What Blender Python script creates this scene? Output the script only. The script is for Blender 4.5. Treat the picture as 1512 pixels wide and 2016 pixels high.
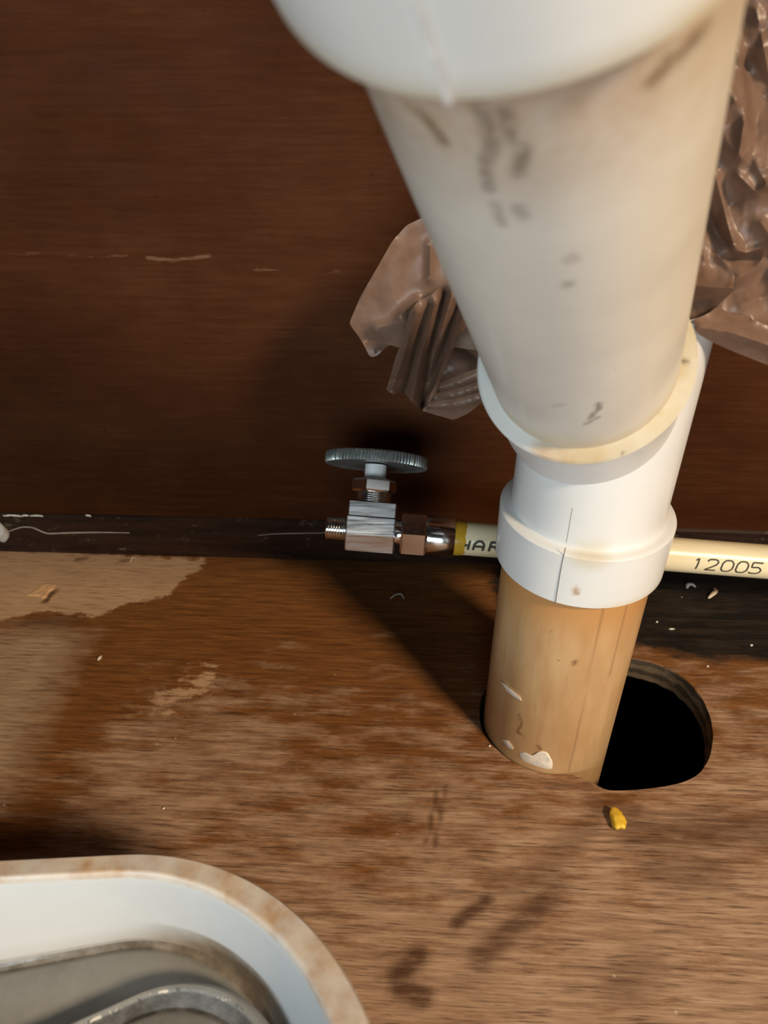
import bpy, bmesh, math, random
import numpy as np
from mathutils import Vector, Matrix, noise as mnoise
from mathutils.geometry import delaunay_2d_cdt

for o in list(bpy.data.objects):
    bpy.data.objects.remove(o)
scene = bpy.context.scene
col = scene.collection
rng = random.Random(7)
nrng = np.random.default_rng(11)

# ------------------------------------------------------------------ camera
F_PX, CX, CY = 1514.0, 756.0, 1008.0
CAM = np.array([0.0, 0.0, 0.235])


def cam_rot(pitch, roll, yaw):
    p, r, y = np.radians([pitch, roll, yaw])
    fw = np.array([0, math.cos(p), -math.sin(p)])
    up = np.array([0, math.sin(p), math.cos(p)])
    rt = np.array([1.0, 0, 0])
    rt2 = math.cos(r) * rt + math.sin(r) * up
    up2 = -math.sin(r) * rt + math.cos(r) * up
    Y = np.array([[math.cos(y), -math.sin(y), 0], [math.sin(y), math.cos(y), 0], [0, 0, 1]])
    return np.stack([Y @ rt2, Y @ up2, Y @ fw])


RM = cam_rot(35.0, -0.9, 3.9)
cam_data = bpy.data.cameras.new('camera')
cam_data.sensor_fit = 'VERTICAL'
cam_data.lens = 5.7
cam_data.sensor_height = 5.7 * 2016 / F_PX
cam_data.sensor_width = 5.7 * 1512 / F_PX
cam_data.clip_start = 0.005
cam_data.clip_end = 50
cam_data.dof.use_dof = True
cam_data.dof.focus_distance = 0.255
cam_data.dof.aperture_fstop = 4.0
cam = bpy.data.objects.new('camera', cam_data)
col.objects.link(cam)
cam.matrix_world = Matrix((
    (RM[0][0], RM[1][0], -RM[2][0], CAM[0]),
    (RM[0][1], RM[1][1], -RM[2][1], CAM[1]),
    (RM[0][2], RM[1][2], -RM[2][2], CAM[2]),
    (0, 0, 0, 1)))
scene.camera = cam

# ------------------------------------------------------------------ world and light
world = bpy.data.worlds.new('dim_room')
world.use_nodes = True
bg = world.node_tree.nodes['Background']
bg.inputs['Color'].default_value = (0.55, 0.5, 0.46, 1)
bg.inputs['Strength'].default_value = 0.015
scene.world = world


def area(name, loc, target, size, power, colour):
    d = bpy.data.lights.new(name, 'AREA')
    d.shape = 'RECTANGLE'
    d.size, d.size_y = size
    d.energy = power
    d.color = colour
    o = bpy.data.objects.new(name, d)
    col.objects.link(o)
    o.location = loc
    o.rotation_euler = (Vector(target) - Vector(loc)).to_track_quat('-Z', 'Y').to_euler()
    return o


# warm kitchen lamp over the right shoulder, added low cool fill for bounced daylight
area('kitchen_lamp', (0.63, -0.51, 0.83), (0.0, 0.2, 0.05), (0.17, 0.17), 15.5, (1.0, 0.78, 0.54))
area('cool_bounce_fill', (-0.35, -1.25, 0.36), (0.0, 0.15, 0.12), (1.3, 0.60), 18.0, (0.82, 0.95, 1.0))

scene.view_settings.view_transform = 'Standard'
scene.view_settings.look = 'None'
scene.view_settings.exposure = 0.0
scene.view_settings.gamma = 1.0
scene.view_settings.use_curve_mapping = False


# ------------------------------------------------------------------ helpers
def ray(u, v):
    return np.array([(u - CX) / F_PX, -(v - CY) / F_PX, 1.0]) @ RM


def on_z(u, v, z=0.0):
    d = ray(u, v)
    return CAM + d * ((z - CAM[2]) / d[2])


def on_y(u, v, y):
    d = ray(u, v)
    return CAM + d * ((y - CAM[1]) / d[1])


def on_cyl(u, v, P0, ax, r):
    """first hit of a sight line with a cylinder"""
    d = ray(u, v)
    d = d / np.linalg.norm(d)
    w = CAM - P0
    dp = d - ax * (d @ ax)
    wp = w - ax * (w @ ax)
    A, B, Cc = dp @ dp, 2 * dp @ wp, wp @ wp - r * r
    q = B * B - 4 * A * Cc
    if q < 0:
        t = -B / (2 * A)
    else:
        t = (-B - math.sqrt(q)) / (2 * A)
    return CAM + d * t


def new_obj(name, verts, faces, mat=None, parent=None, smooth=True, attrs=None, sharp=None):
    me = bpy.data.meshes.new(name)
    off = np.array(parent_world(parent)) if parent else np.zeros(3)
    V = np.asarray(verts, float) - off
    me.from_pydata(V.tolist(), [], [list(map(int, f)) for f in faces])
    me.validate()
    me.update()
    if smooth:
        me.polygons.foreach_set('use_smooth', [True] * len(me.polygons))
        me.set_sharp_from_angle(angle=math.radians(sharp if sharp else 38))
    if attrs:
        for k, a in attrs.items():
            at = me.attributes.new(k, 'FLOAT', 'POINT')
            at.data.foreach_set('value', np.asarray(a, np.float32))
    if mat:
        me.materials.append(mat)
    o = bpy.data.objects.new(name, me)
    col.objects.link(o)
    if parent:
        o.parent = parent
    return o


def parent_world(p):
    t = Vector((0, 0, 0))
    while p:
        t += p.location
        p = p.parent
    return t


def empty(name, loc):
    o = bpy.data.objects.new(name, None)
    o.empty_display_size = 0.02
    o.location = loc
    col.objects.link(o)
    return o


def tag(o, label, cat, group=None):
    o['label'] = label
    o['category'] = cat
    if group:
        o['group'] = group
    return o


def struct(o, label=None, cat=None):
    o['kind'] = 'structure'
    if label:
        o['label'] = label
    if cat:
        o['category'] = cat
    return o


def frame(ax, hint=(0, 0, 1)):
    ax = np.asarray(ax, float)
    ax = ax / np.linalg.norm(ax)
    h = np.asarray(hint, float)
    a = h - ax * (h @ ax)
    if np.linalg.norm(a) < 1e-6:
        a = np.array([1.0, 0, 0]) - ax * ax[0]
    a /= np.linalg.norm(a)
    return ax, a, np.cross(ax, a)


def lathe(P0, ax, prof, n=96, hint=(0, 0, 1), cap0=False, cap1=False, mod=None):
    """prof: list of (t, r); mod(theta array, i) multiplies the radius"""
    ax, a, b = frame(ax, hint)
    th = np.linspace(0, 2 * math.pi, n, endpoint=False)
    V, Fc = [], []
    for i, (t, r) in enumerate(prof):
        rr = r * (mod(th, i) if mod else np.ones(n))
        V.append(np.asarray(P0) + ax * t + (rr * np.cos(th))[:, None] * a + (rr * np.sin(th))[:, None] * b)
    V = np.concatenate(V)
    for i in range(len(prof) - 1):
        for j in range(n):
            k = (j + 1) % n
            Fc.append((i * n + j, i * n + k, (i + 1) * n + k, (i + 1) * n + j))
    if cap0:
        Fc.append(tuple(range(n))[::-1])
    if cap1:
        Fc.append(tuple(range((len(prof) - 1) * n, len(prof) * n)))
    return V, Fc


def dense(prof, step):
    out = [prof[0]]
    for (t0, r0), (t1, r1) in zip(prof, prof[1:]):
        k = max(1, int(math.hypot(t1 - t0, r1 - r0) / step))
        for i in range(1, k + 1):
            out.append((t0 + (t1 - t0) * i / k, r0 + (r1 - r0) * i / k))
    return out


def prism(P0, ax, poly, s0, s1, u, w, bevel=0.0):
    """polygon given in the (u, w) plane, swept along ax from s0 to s1 with small end bevels"""
    poly = np.asarray(poly, float)
    c = poly.mean(0)
    n = len(poly)
    rings = []
    sh = 1 - bevel / np.linalg.norm(poly - c, axis=1).mean()
    for s, k in ((s0, sh), (s0 + bevel, 1), (s1 - bevel, 1), (s1, sh)):
        q = c + (poly - c) * k
        rings.append(np.asarray(P0) + ax * s + q[:, :1] * u + q[:, 1:] * w)
    V = np.concatenate(rings)
    Fc = []
    for i in range(3):
        for j in range(n):
            k = (j + 1) % n
            Fc.append((i * n + j, i * n + k, (i + 1) * n + k, (i + 1) * n + j))
    Fc.append(tuple(range(n))[::-1])
    Fc.append(tuple(range(3 * n, 4 * n)))
    return V, Fc


def seg_dist(P, pts):
    """distance of points P (N,d) to the polyline pts"""
    P = np.asarray(P, float)
    pts = np.asarray(pts, float)
    if len(pts) == 1:
        return np.linalg.norm(P - pts[0], axis=1)
    best = np.full(len(P), 1e9)
    for a, b in zip(pts, pts[1:]):
        ab = b - a
        t = np.clip(((P - a) @ ab) / max(ab @ ab, 1e-12), 0, 1)
        best = np.minimum(best, np.linalg.norm(P - (a + t[:, None] * ab), axis=1))
    return best


def in_poly(P, poly):
    P = np.asarray(P, float)
    poly = np.asarray(poly, float)
    ins = np.zeros(len(P), bool)
    for (x0, y0), (x1, y1) in zip(poly, np.roll(poly, -1, 0)):
        c = (y0 > P[:, 1]) != (y1 > P[:, 1])
        with np.errstate(divide='ignore', invalid='ignore'):
            xi = (x1 - x0) * (P[:, 1] - y0) / (y1 - y0 if y1 != y0 else 1e-12) + x0
        ins ^= c & (P[:, 0] < xi)
    return ins


def sdf(P, poly):
    """positive inside"""
    d = seg_dist(P, list(poly) + [poly[0]])
    return np.where(in_poly(P, poly), d, -d)


def sstep(a, b, x):
    t = np.clip((x - a) / (b - a), 0, 1)
    return t * t * (3 - 2 * t)


def join(parts):
    V, Fc, o = [], [], 0
    for v, f in parts:
        V.append(np.asarray(v))
        Fc += [tuple(i + o for i in q) for q in f]
        o += len(v)
    return np.concatenate(V), Fc


# ------------------------------------------------------------------ materials
class Mat:
    def __init__(self, name):
        self.m = bpy.data.materials.new(name)
        self.m.use_nodes = True
        self.nt = self.m.node_tree
        self.b = self.nt.nodes['Principled BSDF']
        self._co = None

    def n(self, t, **kw):
        x = self.nt.nodes.new(t)
        for k, v in kw.items():
            setattr(x, k, v)
        return x

    def l(self, a, b):
        self.nt.links.new(a, b)

    def co(self, scale=(1, 1, 1), loc=(0, 0, 0), rot=(0, 0, 0)):
        if self._co is None:
            self._co = self.n('ShaderNodeTexCoord')
        mp = self.n('ShaderNodeMapping')
        mp.inputs['Scale'].default_value = scale
        mp.inputs['Location'].default_value = loc
        mp.inputs['Rotation'].default_value = rot
        self.l(self._co.outputs['Object'], mp.inputs['Vector'])
        return mp.outputs['Vector']

    def noise(self, scale, detail=4, rough=0.55, **kw):
        x = self.n('ShaderNodeTexNoise')
        self.l(self.co(scale if isinstance(scale, tuple) else (scale,) * 3, **kw), x.inputs['Vector'])
        x.inputs['Scale'].default_value = 1.0
        x.inputs['Detail'].default_value = detail
        x.inputs['Roughness'].default_value = rough
        return x.outputs['Fac']

    def attr(self, name):
        x = self.n('ShaderNodeAttribute')
        x.attribute_name = name
        return x.outputs['Fac']

    def ramp(self, fac, stops):
        x = self.n('ShaderNodeValToRGB')
        e = x.color_ramp.elements
        while len(e) < len(stops):
            e.new(0.5)
        for el, (p, c) in zip(e, stops):
            el.position = p
            el.color = (*c, 1) if len(c) == 3 else c
        self.l(fac, x.inputs['Fac'])
        return x.outputs['Color']

    def mr(self, v, a, b, c=0.0, d=1.0):
        x = self.n('ShaderNodeMapRange')
        self.l(v, x.inputs['Value'])
        for i, q in zip(('From Min', 'From Max', 'To Min', 'To Max'), (a, b, c, d)):
            x.inputs[i].default_value = q
        return x.outputs['Result']

    def math(self, op, a, b=0.5, c=None):
        x = self.n('ShaderNodeMath', operation=op)
        for i, q in enumerate((a, b, c)):
            if q is None:
                continue
            if isinstance(q, (int, float)):
                x.inputs[i].default_value = q
            else:
                self.l(q, x.inputs[i])
        return x.outputs[0]

    def mix(self, fac, a, b, mode='MIX'):
        x = self.n('ShaderNodeMix', data_type='RGBA', blend_type=mode)
        for s, q in ((x.inputs[0], fac), (x.inputs[6], a), (x.inputs[7], b)):
            if isinstance(q, (int, float)):
                s.default_value = q
            elif isinstance(q, tuple):
                s.default_value = (*q, 1)
            else:
                self.l(q, s)
        return x.outputs[2]

    def bump(self, h, strength, dist):
        x = self.n('ShaderNodeBump')
        x.inputs['Strength'].default_value = strength
        x.inputs['Distance'].default_value = dist
        self.l(h, x.inputs['Height'])
        self.l(x.outputs['Normal'], self.b.inputs['Normal'])

    def set(self, **kw):
        for k, v in kw.items():
            s = self.b.inputs[k.replace('_', ' ')]
            if isinstance(v, (int, float)):
                s.default_value = v
            elif isinstance(v, tuple):
                s.default_value = (*v, 1) if len(v) == 3 else v
            else:
                self.l(v, s)
        return self


def simple(name, colour, rough=0.5, metal=0.0, var=0.15, scale=300):
    m = Mat(name)
    f = m.noise(scale, 3)
    c = m.mix(m.mr(f, 0.3, 0.7), tuple(x * (1 - var) for x in colour), tuple(min(1, x * (1 + var)) for x in colour))
    m.set(Base_Color=c, Roughness=rough, Metallic=metal)
    return m.m


# floor plywood: dark varnish over worn, greyed veneer, with water stains
m = Mat('plywood_floor')
grain = m.noise((45, 620, 40), 6, 0.68)
pore = m.noise((75, 1250, 60), 3, 0.6)
cloud = m.noise((14, 26, 20), 4, 0.6)
varn = m.ramp(grain, [(0.28, (0.094, 0.034, 0.009)), (0.5, (0.188, 0.075, 0.021)), (0.72, (0.281, 0.122, 0.039))])
worn = m.ramp(grain, [(0.28, (0.165, 0.088, 0.050)), (0.5, (0.375, 0.238, 0.152)), (0.72, (0.540, 0.370, 0.252))])
w = m.math('ADD', m.attr('wear'), m.mr(m.noise((40, 130, 40), 6, 0.7), 0.25, 0.75, -0.55, 0.55))
c = m.mix(m.mr(w, 0.25, 0.75), varn, worn)
pale = m.math('ADD', m.attr('pale'), m.mr(m.noise((120, 260, 60), 5, 0.7), 0.3, 0.7, -0.5, 0.5))
palec = m.mix(m.mr(cloud, 0.3, 0.7), (0.44, 0.275, 0.155), (0.62, 0.41, 0.25))
palec = m.mix(0.35, palec, worn)
c = m.mix(m.mr(pale, 0.35, 0.65), c, palec)
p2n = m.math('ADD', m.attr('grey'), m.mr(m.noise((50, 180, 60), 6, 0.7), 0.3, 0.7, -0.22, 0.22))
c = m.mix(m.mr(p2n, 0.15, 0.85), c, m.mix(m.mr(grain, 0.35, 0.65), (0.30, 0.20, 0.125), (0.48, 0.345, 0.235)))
dk = m.math('MULTIPLY', m.attr('dark'), m.mr(m.noise((90, 420, 60), 5, 0.7), 0.28, 0.55, 0.45, 1.15))
c = m.mix(m.mr(dk, 0, 1, 0, 0.92), c, m.mix(0.25, (0.052, 0.024, 0.015), varn))
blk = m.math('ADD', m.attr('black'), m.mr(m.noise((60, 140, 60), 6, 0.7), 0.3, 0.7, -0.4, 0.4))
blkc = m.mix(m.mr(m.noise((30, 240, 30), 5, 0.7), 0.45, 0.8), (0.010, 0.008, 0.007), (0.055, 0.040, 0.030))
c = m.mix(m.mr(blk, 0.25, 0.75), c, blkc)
c = m.mix(m.mr(pore, 0.33, 0.45, 0.62, 0.0), c, (0.045, 0.019, 0.008))
speck = m.n('ShaderNodeTexVoronoi')
m.l(m.co((160, 160, 160)), speck.inputs['Vector'])
speck.inputs['Scale'].default_value = 1.0
sp = m.math('MULTIPLY', m.mr(speck.outputs['Distance'], 0.05, 0.09, 1.0, 0.0), m.mr(m.noise(45, 2), 0.62, 0.66))
c = m.mix(m.math('MULTIPLY', sp, 0.7), c, (0.6, 0.5, 0.4))
# the sawn edge of the hole shows the plies
z = m.n('ShaderNodeSeparateXYZ')
m.l(m.co(), z.inputs[0])
ply = m.math('SINE', m.math('MULTIPLY', z.outputs[2], 1150.0))
plyc = m.mix(m.mr(m.math('ADD', ply, m.mr(m.noise((200, 200, 500), 4), 0.3, 0.7, -0.9, 0.9)), -0.6, 0.6), (0.050, 0.034, 0.021), (0.13, 0.088, 0.050))
c = m.mix(m.mr(z.outputs[2], -0.0009, -0.0004, 1.0, 0.0), c, plyc)
m.set(Base_Color=c, Roughness=m.mr(m.noise((30, 60, 30), 4), 0.3, 0.7, 0.42, 0.62))
m.b.inputs['Specular IOR Level'].default_value = 0.35
m.bump(m.math('ADD', grain, m.math('MULTIPLY', pore, 0.7)), 0.35, 0.0006)
M_FLOOR = m.m

# back panel: dark mahogany-coloured hardboard
m = Mat('dark_panel')
grain = m.noise((40, 40, 620), 5, 0.65)
cloud = m.noise((11, 11, 16), 5, 0.65)
c = m.ramp(m.math('ADD', m.math('MULTIPLY', grain, 0.35), m.math('MULTIPLY', cloud, 0.65)),
           [(0.28, (0.027, 0.0080, 0.0022)), (0.5, (0.046, 0.0145, 0.0045)), (0.72, (0.074, 0.026, 0.0095))])
sc = m.math('ADD', m.attr('scratch'), m.mr(m.noise((90, 90, 700), 4, 0.7), 0.3, 0.7, -0.5, 0.5))
c = m.mix(m.mr(sc, 0.55, 1.1, 0.0, 0.40), c, (0.26, 0.15, 0.095))
sp = m.mr(m.noise(260, 2), 0.74, 0.79)
c = m.mix(m.math('MULTIPLY', sp, 0.7), c, (0.02, 0.008, 0.004))
m.set(Base_Color=c, Roughness=m.mr(m.noise((40, 40, 80), 4), 0.3, 0.7, 0.50, 0.66))
m.b.inputs['Specular IOR Level'].default_value = 0.05
m.bump(grain, 0.12, 0.0005)
M_WALL = m.m

m = Mat('dark_trim')
grain = m.noise((25, 60, 300), 5, 0.65)
c = m.ramp(grain, [(0.3, (0.010, 0.004, 0.002)), (0.7, (0.038, 0.016, 0.008))])
dust = m.mr(m.math('ADD', m.noise((90, 90, 200), 6, 0.75), m.math('MULTIPLY', m.noise(520, 3), 0.35)), 0.78, 0.92)
c = m.mix(m.math('MULTIPLY', dust, 0.55), c, (0.22, 0.16, 0.11))
m.set(Base_Color=c, Roughness=0.6)
m.b.inputs['Specular IOR Level'].default_value = 0.2
m.bump(m.noise((60, 60, 200), 5, 0.7), 0.4, 0.0008)
M_TRIM = m.m


def pvc(name, base, warm, rough=0.32, cloud_scale=40):
    m = Mat(name)
    f = m.noise(cloud_scale, 5, 0.6)
    c = m.mix(m.mr(f, 0.35, 0.7), base, warm)
    c = m.mix(m.mr(m.noise(600, 3), 0.72, 0.78, 0, 0.5), c, tuple(x * 0.4 for x in base))
    st = m.math('MULTIPLY', m.attr('stain'), m.mr(m.noise(170, 5, 0.7), 0.25, 0.6, 0.45, 1.0))
    c = m.mix(st, c, (0.36, 0.19, 0.070))
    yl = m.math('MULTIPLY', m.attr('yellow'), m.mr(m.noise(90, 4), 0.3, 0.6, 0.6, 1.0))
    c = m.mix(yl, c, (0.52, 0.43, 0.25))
    dk = m.math('MULTIPLY', m.attr('mark'), m.mr(m.noise(500, 4, 0.7), 0.35, 0.5, 0.25, 1.0))
    c = m.mix(dk, c, (0.10, 0.075, 0.05))
    m.set(Base_Color=c, Roughness=m.mr(f, 0.3, 0.7, rough, rough + 0.15))
    m.b.inputs['Coat Weight'].default_value = 0.15
    m.b.inputs['Coat Roughness'].default_value = 0.15
    m.bump(m.noise(250, 4), 0.06, 0.0006)
    return m.m


M_PVC = pvc('white_pvc', (0.65, 0.66, 0.655), (0.70, 0.70, 0.69))
M_PVC2 = pvc('aged_pvc', (0.66, 0.63, 0.57), (0.74, 0.71, 0.64), 0.38)
M_PVC3 = pvc('white_coupling_pvc', (0.81, 0.83, 0.81), (0.85, 0.86, 0.84), 0.30)

m = Mat('tan_pipe')
f = m.noise((90, 90, 22), 5, 0.6)
c = m.mix(m.mr(f, 0.3, 0.7), (0.410, 0.234, 0.102), (0.558, 0.373, 0.193))
c = m.mix(m.mr(m.noise((420, 420, 20), 4, 0.6), 0.55, 0.75, 0, 0.45), c, (0.40, 0.20, 0.08))
c = m.mix(m.attr('stain'), c, (0.46, 0.235, 0.085))
c = m.mix(m.attr('mark'), c, (0.16, 0.075, 0.03))
c = m.mix(m.mr(m.noise(420, 3), 0.72, 0.77, 0, 0.7), c, (0.15, 0.07, 0.03))
m.set(Base_Color=c, Roughness=0.36)
m.bump(m.noise((300, 300, 30), 4), 0.08, 0.0006)
M_TAN = m.m

m = Mat('cream_cpvc')
f = m.noise((30, 200, 200), 4)
c = m.mix(m.mr(f, 0.3, 0.7), (0.70, 0.60, 0.38), (0.77, 0.68, 0.46))
m.set(Base_Color=c, Roughness=0.3)
M_CPVC = m.m

M_INK = simple('black_ink', (0.035, 0.03, 0.02), 0.6)
M_GLUE = simple('yellow_glue', (0.52, 0.31, 0.025), 0.25, scale=200)
M_PAINT = simple('white_putty', (0.78, 0.72, 0.62), 0.7, scale=500)
M_SEAM = simple('seam_grime', (0.16, 0.13, 0.10), 0.6)
M_RIDGE = simple('pvc_ridge', (0.82, 0.82, 0.80), 0.2)

m = Mat('brushed_chrome')
br = m.noise((40, 900, 900), 3, 0.6)
m.set(Base_Color=(0.72, 0.72, 0.73), Metallic=1.0, Roughness=m.mr(br, 0.3, 0.7, 0.22, 0.45))
m.bump(br, 0.18, 0.0003)
M_BRUSH = m.m
m = Mat('chrome')
f = m.noise(500, 3)
m.set(Base_Color=(0.74, 0.73, 0.72), Metallic=1.0, Roughness=m.mr(f, 0.3, 0.7, 0.10, 0.2))
M_CHROME = m.m
m = Mat('handle_zinc')
f = m.noise(400, 4)
m.set(Base_Color=m.mix(m.mr(f, 0.3, 0.7), (0.20, 0.22, 0.215), (0.34, 0.36, 0.35)), Metallic=0.75, Roughness=0.36)
M_HANDLE = m.m
M_NYLON = simple('white_stem_sleeve', (0.55, 0.57, 0.58), 0.3)

m = Mat('brown_plastic_film')
f = m.noise(120, 5, 0.65)
c = m.mix(m.mr(f, 0.3, 0.7), (0.185, 0.108, 0.074), (0.255, 0.158, 0.113))
m.set(Base_Color=c, Roughness=m.mr(f, 0.3, 0.7, 0.30, 0.44))
m.b.inputs['Specular IOR Level'].default_value = 0.4
m.bump(m.noise(70, 3, 0.5), 0.10, 0.003)
tr = m.n('ShaderNodeBsdfTranslucent')
m.l(c, tr.inputs['Color'])
mx = m.n('ShaderNodeMixShader')
mx.inputs[0].default_value = 0.25
out = m.nt.nodes['Material Output']
m.l(m.b.outputs[0], mx.inputs[1])
m.l(tr.outputs[0], mx.inputs[2])
m.l(mx.outputs[0], out.inputs['Surface'])
M_BAG = m.m
M_PRINT = simple('dark_print', (0.03, 0.02, 0.018), 0.5)

m = Mat('white_basin_plastic')
f = m.noise(30, 5, 0.6)
c = m.mix(m.mr(f, 0.3, 0.7), (0.52, 0.53, 0.54), (0.58, 0.59, 0.59))
dirt = m.math('MULTIPLY', m.attr('dirt'), m.mr(m.noise(110, 6, 0.7), 0.28, 0.62, 0.25, 1.0))
c = m.mix(dirt, c, m.mix(m.mr(m.noise(160, 5), 0.4, 0.65), (0.56, 0.46, 0.35), (0.40, 0.24, 0.12)))
grime = m.math('MULTIPLY', m.attr('grime'), m.mr(m.noise(150, 6, 0.7), 0.3, 0.6, 0.55, 1.0))
c = m.mix(grime, c, (0.085, 0.068, 0.045))
c = m.mix(m.math('MULTIPLY', m.attr('grey'), m.mr(m.noise(80, 5, 0.7), 0.3, 0.7, 0.6, 1.0)), c, (0.24, 0.245, 0.235))
sm = m.mr(m.noise((60, 220, 200), 4, 0.6), 0.72, 0.80, 0, 0.35)
c = m.mix(sm, c, (0.3, 0.28, 0.27))
m.set(Base_Color=c, Roughness=m.mr(dirt, 0, 1, 0.22, 0.6))
m.bump(m.noise(200, 5), 0.08, 0.0006)
M_BASIN = m.m

m = Mat('grey_tray_enamel')
f = m.noise(120, 6, 0.7)
c = m.mix(m.mr(f, 0.3, 0.7), (0.16, 0.16, 0.15), (0.26, 0.26, 0.25))
g = m.math('MULTIPLY', m.attr('grime'), m.mr(m.noise(160, 6, 0.7), 0.3, 0.6, 0.4, 1.0))
c = m.mix(g, c, (0.028, 0.024, 0.020))
ch = m.math('MULTIPLY', m.attr('chip'), m.mr(m.noise(420, 4, 0.7), 0.52, 0.56))
c = m.mix(ch, c, m.mix(m.mr(m.noise(130, 2), 0.5, 0.52), (0.62, 0.56, 0.46), (0.02, 0.018, 0.015)))
m.set(Base_Color=c, Roughness=0.45)
M_TRAY = m.m

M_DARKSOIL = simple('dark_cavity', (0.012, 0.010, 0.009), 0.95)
M_CAULK = simple('grey_caulk', (0.50, 0.50, 0.48), 0.5)
M_THREAD = simple('pale_thread', (0.42, 0.37, 0.31), 0.7)
M_FLAKE = simple('tan_flake', (0.62, 0.50, 0.38), 0.6, var=0.3)
M_FLAKE2 = simple('grey_flake', (0.45, 0.43, 0.40), 0.6, var=0.3)

# ------------------------------------------------------------------ structure
WALL_Y = 0.2938
TRIM_Y = 0.2927
PIPE = np.array([0.0475, 0.1985, 0.0])
LEAN = np.array([0.0175, 0.0, 1.0])
LEAN = LEAN / np.linalg.norm(LEAN)
R_TAN = 0.0238

hole_px = [(1170, 1541), (1190, 1557), (1245, 1556), (1300, 1550), (1345, 1541), (1378, 1524), (1398, 1492), (1405, 1450),
           (1400, 1415), (1385, 1378), (1360, 1345), (1325, 1318), (1285, 1302), (1240, 1293)]
hole = [on_z(u, v)[:2] for u, v in hole_px]
for a in (95, 115, 135, 155, 175, 195, 215, 235, 255, 272, 284):
    g = 0.0032 if a < 160 else (0.0020 if a < 200 else 0.0008)
    hole.append(PIPE[:2] + (R_TAN + g) * np.array([math.cos(math.radians(a)), math.sin(math.radians(a))]))


def resample(poly, n, closed=True, smooth=2):
    P = np.array(list(poly) + ([poly[0]] if closed else []), float)
    d = np.r_[0, np.cumsum(np.linalg.norm(np.diff(P, axis=0), axis=1))]
    t = np.linspace(0, d[-1], n, endpoint=not closed)
    Q = np.stack([np.interp(t, d, P[:, k]) for k in range(P.shape[1])], 1)
    for _ in range(smooth):
        if closed:
            Q = 0.25 * np.roll(Q, 1, 0) + 0.5 * Q + 0.25 * np.roll(Q, -1, 0)
        else:
            Q[1:-1] = 0.25 * Q[:-2] + 0.5 * Q[1:-1] + 0.25 * Q[2:]
    return Q


hole = resample(hole, 130)


def axis_lines(lo, hi, a, b, fine, coarse):
    L = list(np.arange(lo, a, coarse)) + list(np.arange(a, b, fine)) + list(np.arange(b, hi, coarse)) + [hi]
    return np.array(L)


xs = axis_lines(-0.55, 0.55, -0.225, 0.195, 0.0016, 0.02)
ys = axis_lines(-0.40, WALL_Y, 0.055, 0.290, 0.0016, 0.02)
hx0, hx1 = np.searchsorted(xs, hole[:, 0].min() - 0.006), np.searchsorted(xs, hole[:, 0].max() + 0.006)
hy0, hy1 = np.searchsorted(ys, hole[:, 1].min() - 0.006), np.searchsorted(ys, hole[:, 1].max() + 0.006)
nx, ny = len(xs), len(ys)
GX, GY = np.meshgrid(xs, ys, indexing='ij')
V = np.stack([GX.ravel(), GY.ravel(), np.zeros(nx * ny)], 1)
Fc = []
for i in range(nx - 1):
    for j in range(ny - 1):
        if hx0 <= i < hx1 and hy0 <= j < hy1:
            continue
        Fc.append((i * ny + j, (i + 1) * ny + j, (i + 1) * ny + j + 1, i * ny + j + 1))
# patch round the hole
ids, pts = [], []
cand = [(i, j) for i in range(hx0, hx1 + 1) for j in range(hy0, hy1 + 1)]
cp = np.array([(xs[i], ys[j]) for i, j in cand])
far = sdf(cp, hole) < -0.0012
for (i, j), p, ok in zip(cand, cp, far):
    if ok or i in (hx0, hx1) or j in (hy0, hy1):
        ids.append(i * ny + j)
        pts.append(p)
nh = len(hole)
base_n = len(V)
V = np.concatenate([V, np.c_[hole, np.zeros(nh)]])
ids += list(range(base_n, base_n + nh))
allp = pts + [h for h in hole]
k0 = len(pts)
S = 100.0
cdt = delaunay_2d_cdt([Vector((p[0] * S, p[1] * S)) for p in allp], [(k0 + i, k0 + (i + 1) % nh) for i in range(nh)], [], 0, 1e-5)
ov, oe, of, orig = cdt[0], cdt[1], cdt[2], cdt[3]
cent = np.array([np.mean([[ov[i].x / S, ov[i].y / S] for i in f], axis=0) for f in of])
inside = in_poly(cent, hole)
for f, ins in zip(of, inside):
    if not ins:
        q = [ids[orig[i][0]] for i in f]
        a, b, c3 = (V[k][:2] for k in q[:3])
        if (b[0] - a[0]) * (c3[1] - a[1]) - (b[1] - a[1]) * (c3[0] - a[0]) < 0:
            q = q[::-1]
        Fc.append(tuple(q))
# sawn edge of the hole, a little ragged
hc = hole.mean(0)
prev = list(range(base_n, base_n + nh))
for zz in (-0.0006, -0.003, -0.0055, -0.008, -0.011):
    off = np.array([0.0009 * mnoise.noise(Vector((p[0] * 260, p[1] * 260, zz * 600))) for p in hole])
    dirs = (hc - hole) / np.linalg.norm(hc - hole, axis=1)[:, None]
    ring = hole + dirs * (off + (0.0004 if zz < -0.002 else 0))[:, None]
    st = len(V)
    V = np.concatenate([V, np.c_[ring, np.full(nh, zz)]])
    cur = list(range(st, st + nh))
    for i in range(nh):
        k = (i + 1) % nh
        Fc.append((prev[i], prev[k], cur[k], cur[i]))
    prev = cur
# underside of the sheet round the hole
st = len(V)
V = np.concatenate([V, np.c_[hc + (hole - hc) * 3.0, np.full(nh, -0.011)]])
for i in range(nh):
    k = (i + 1) % nh
    Fc.append((prev[i], prev[k], st + k, st + i))


def w2(pxs):
    return np.array([on_z(u, v)[:2] for u, v in pxs])


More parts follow.
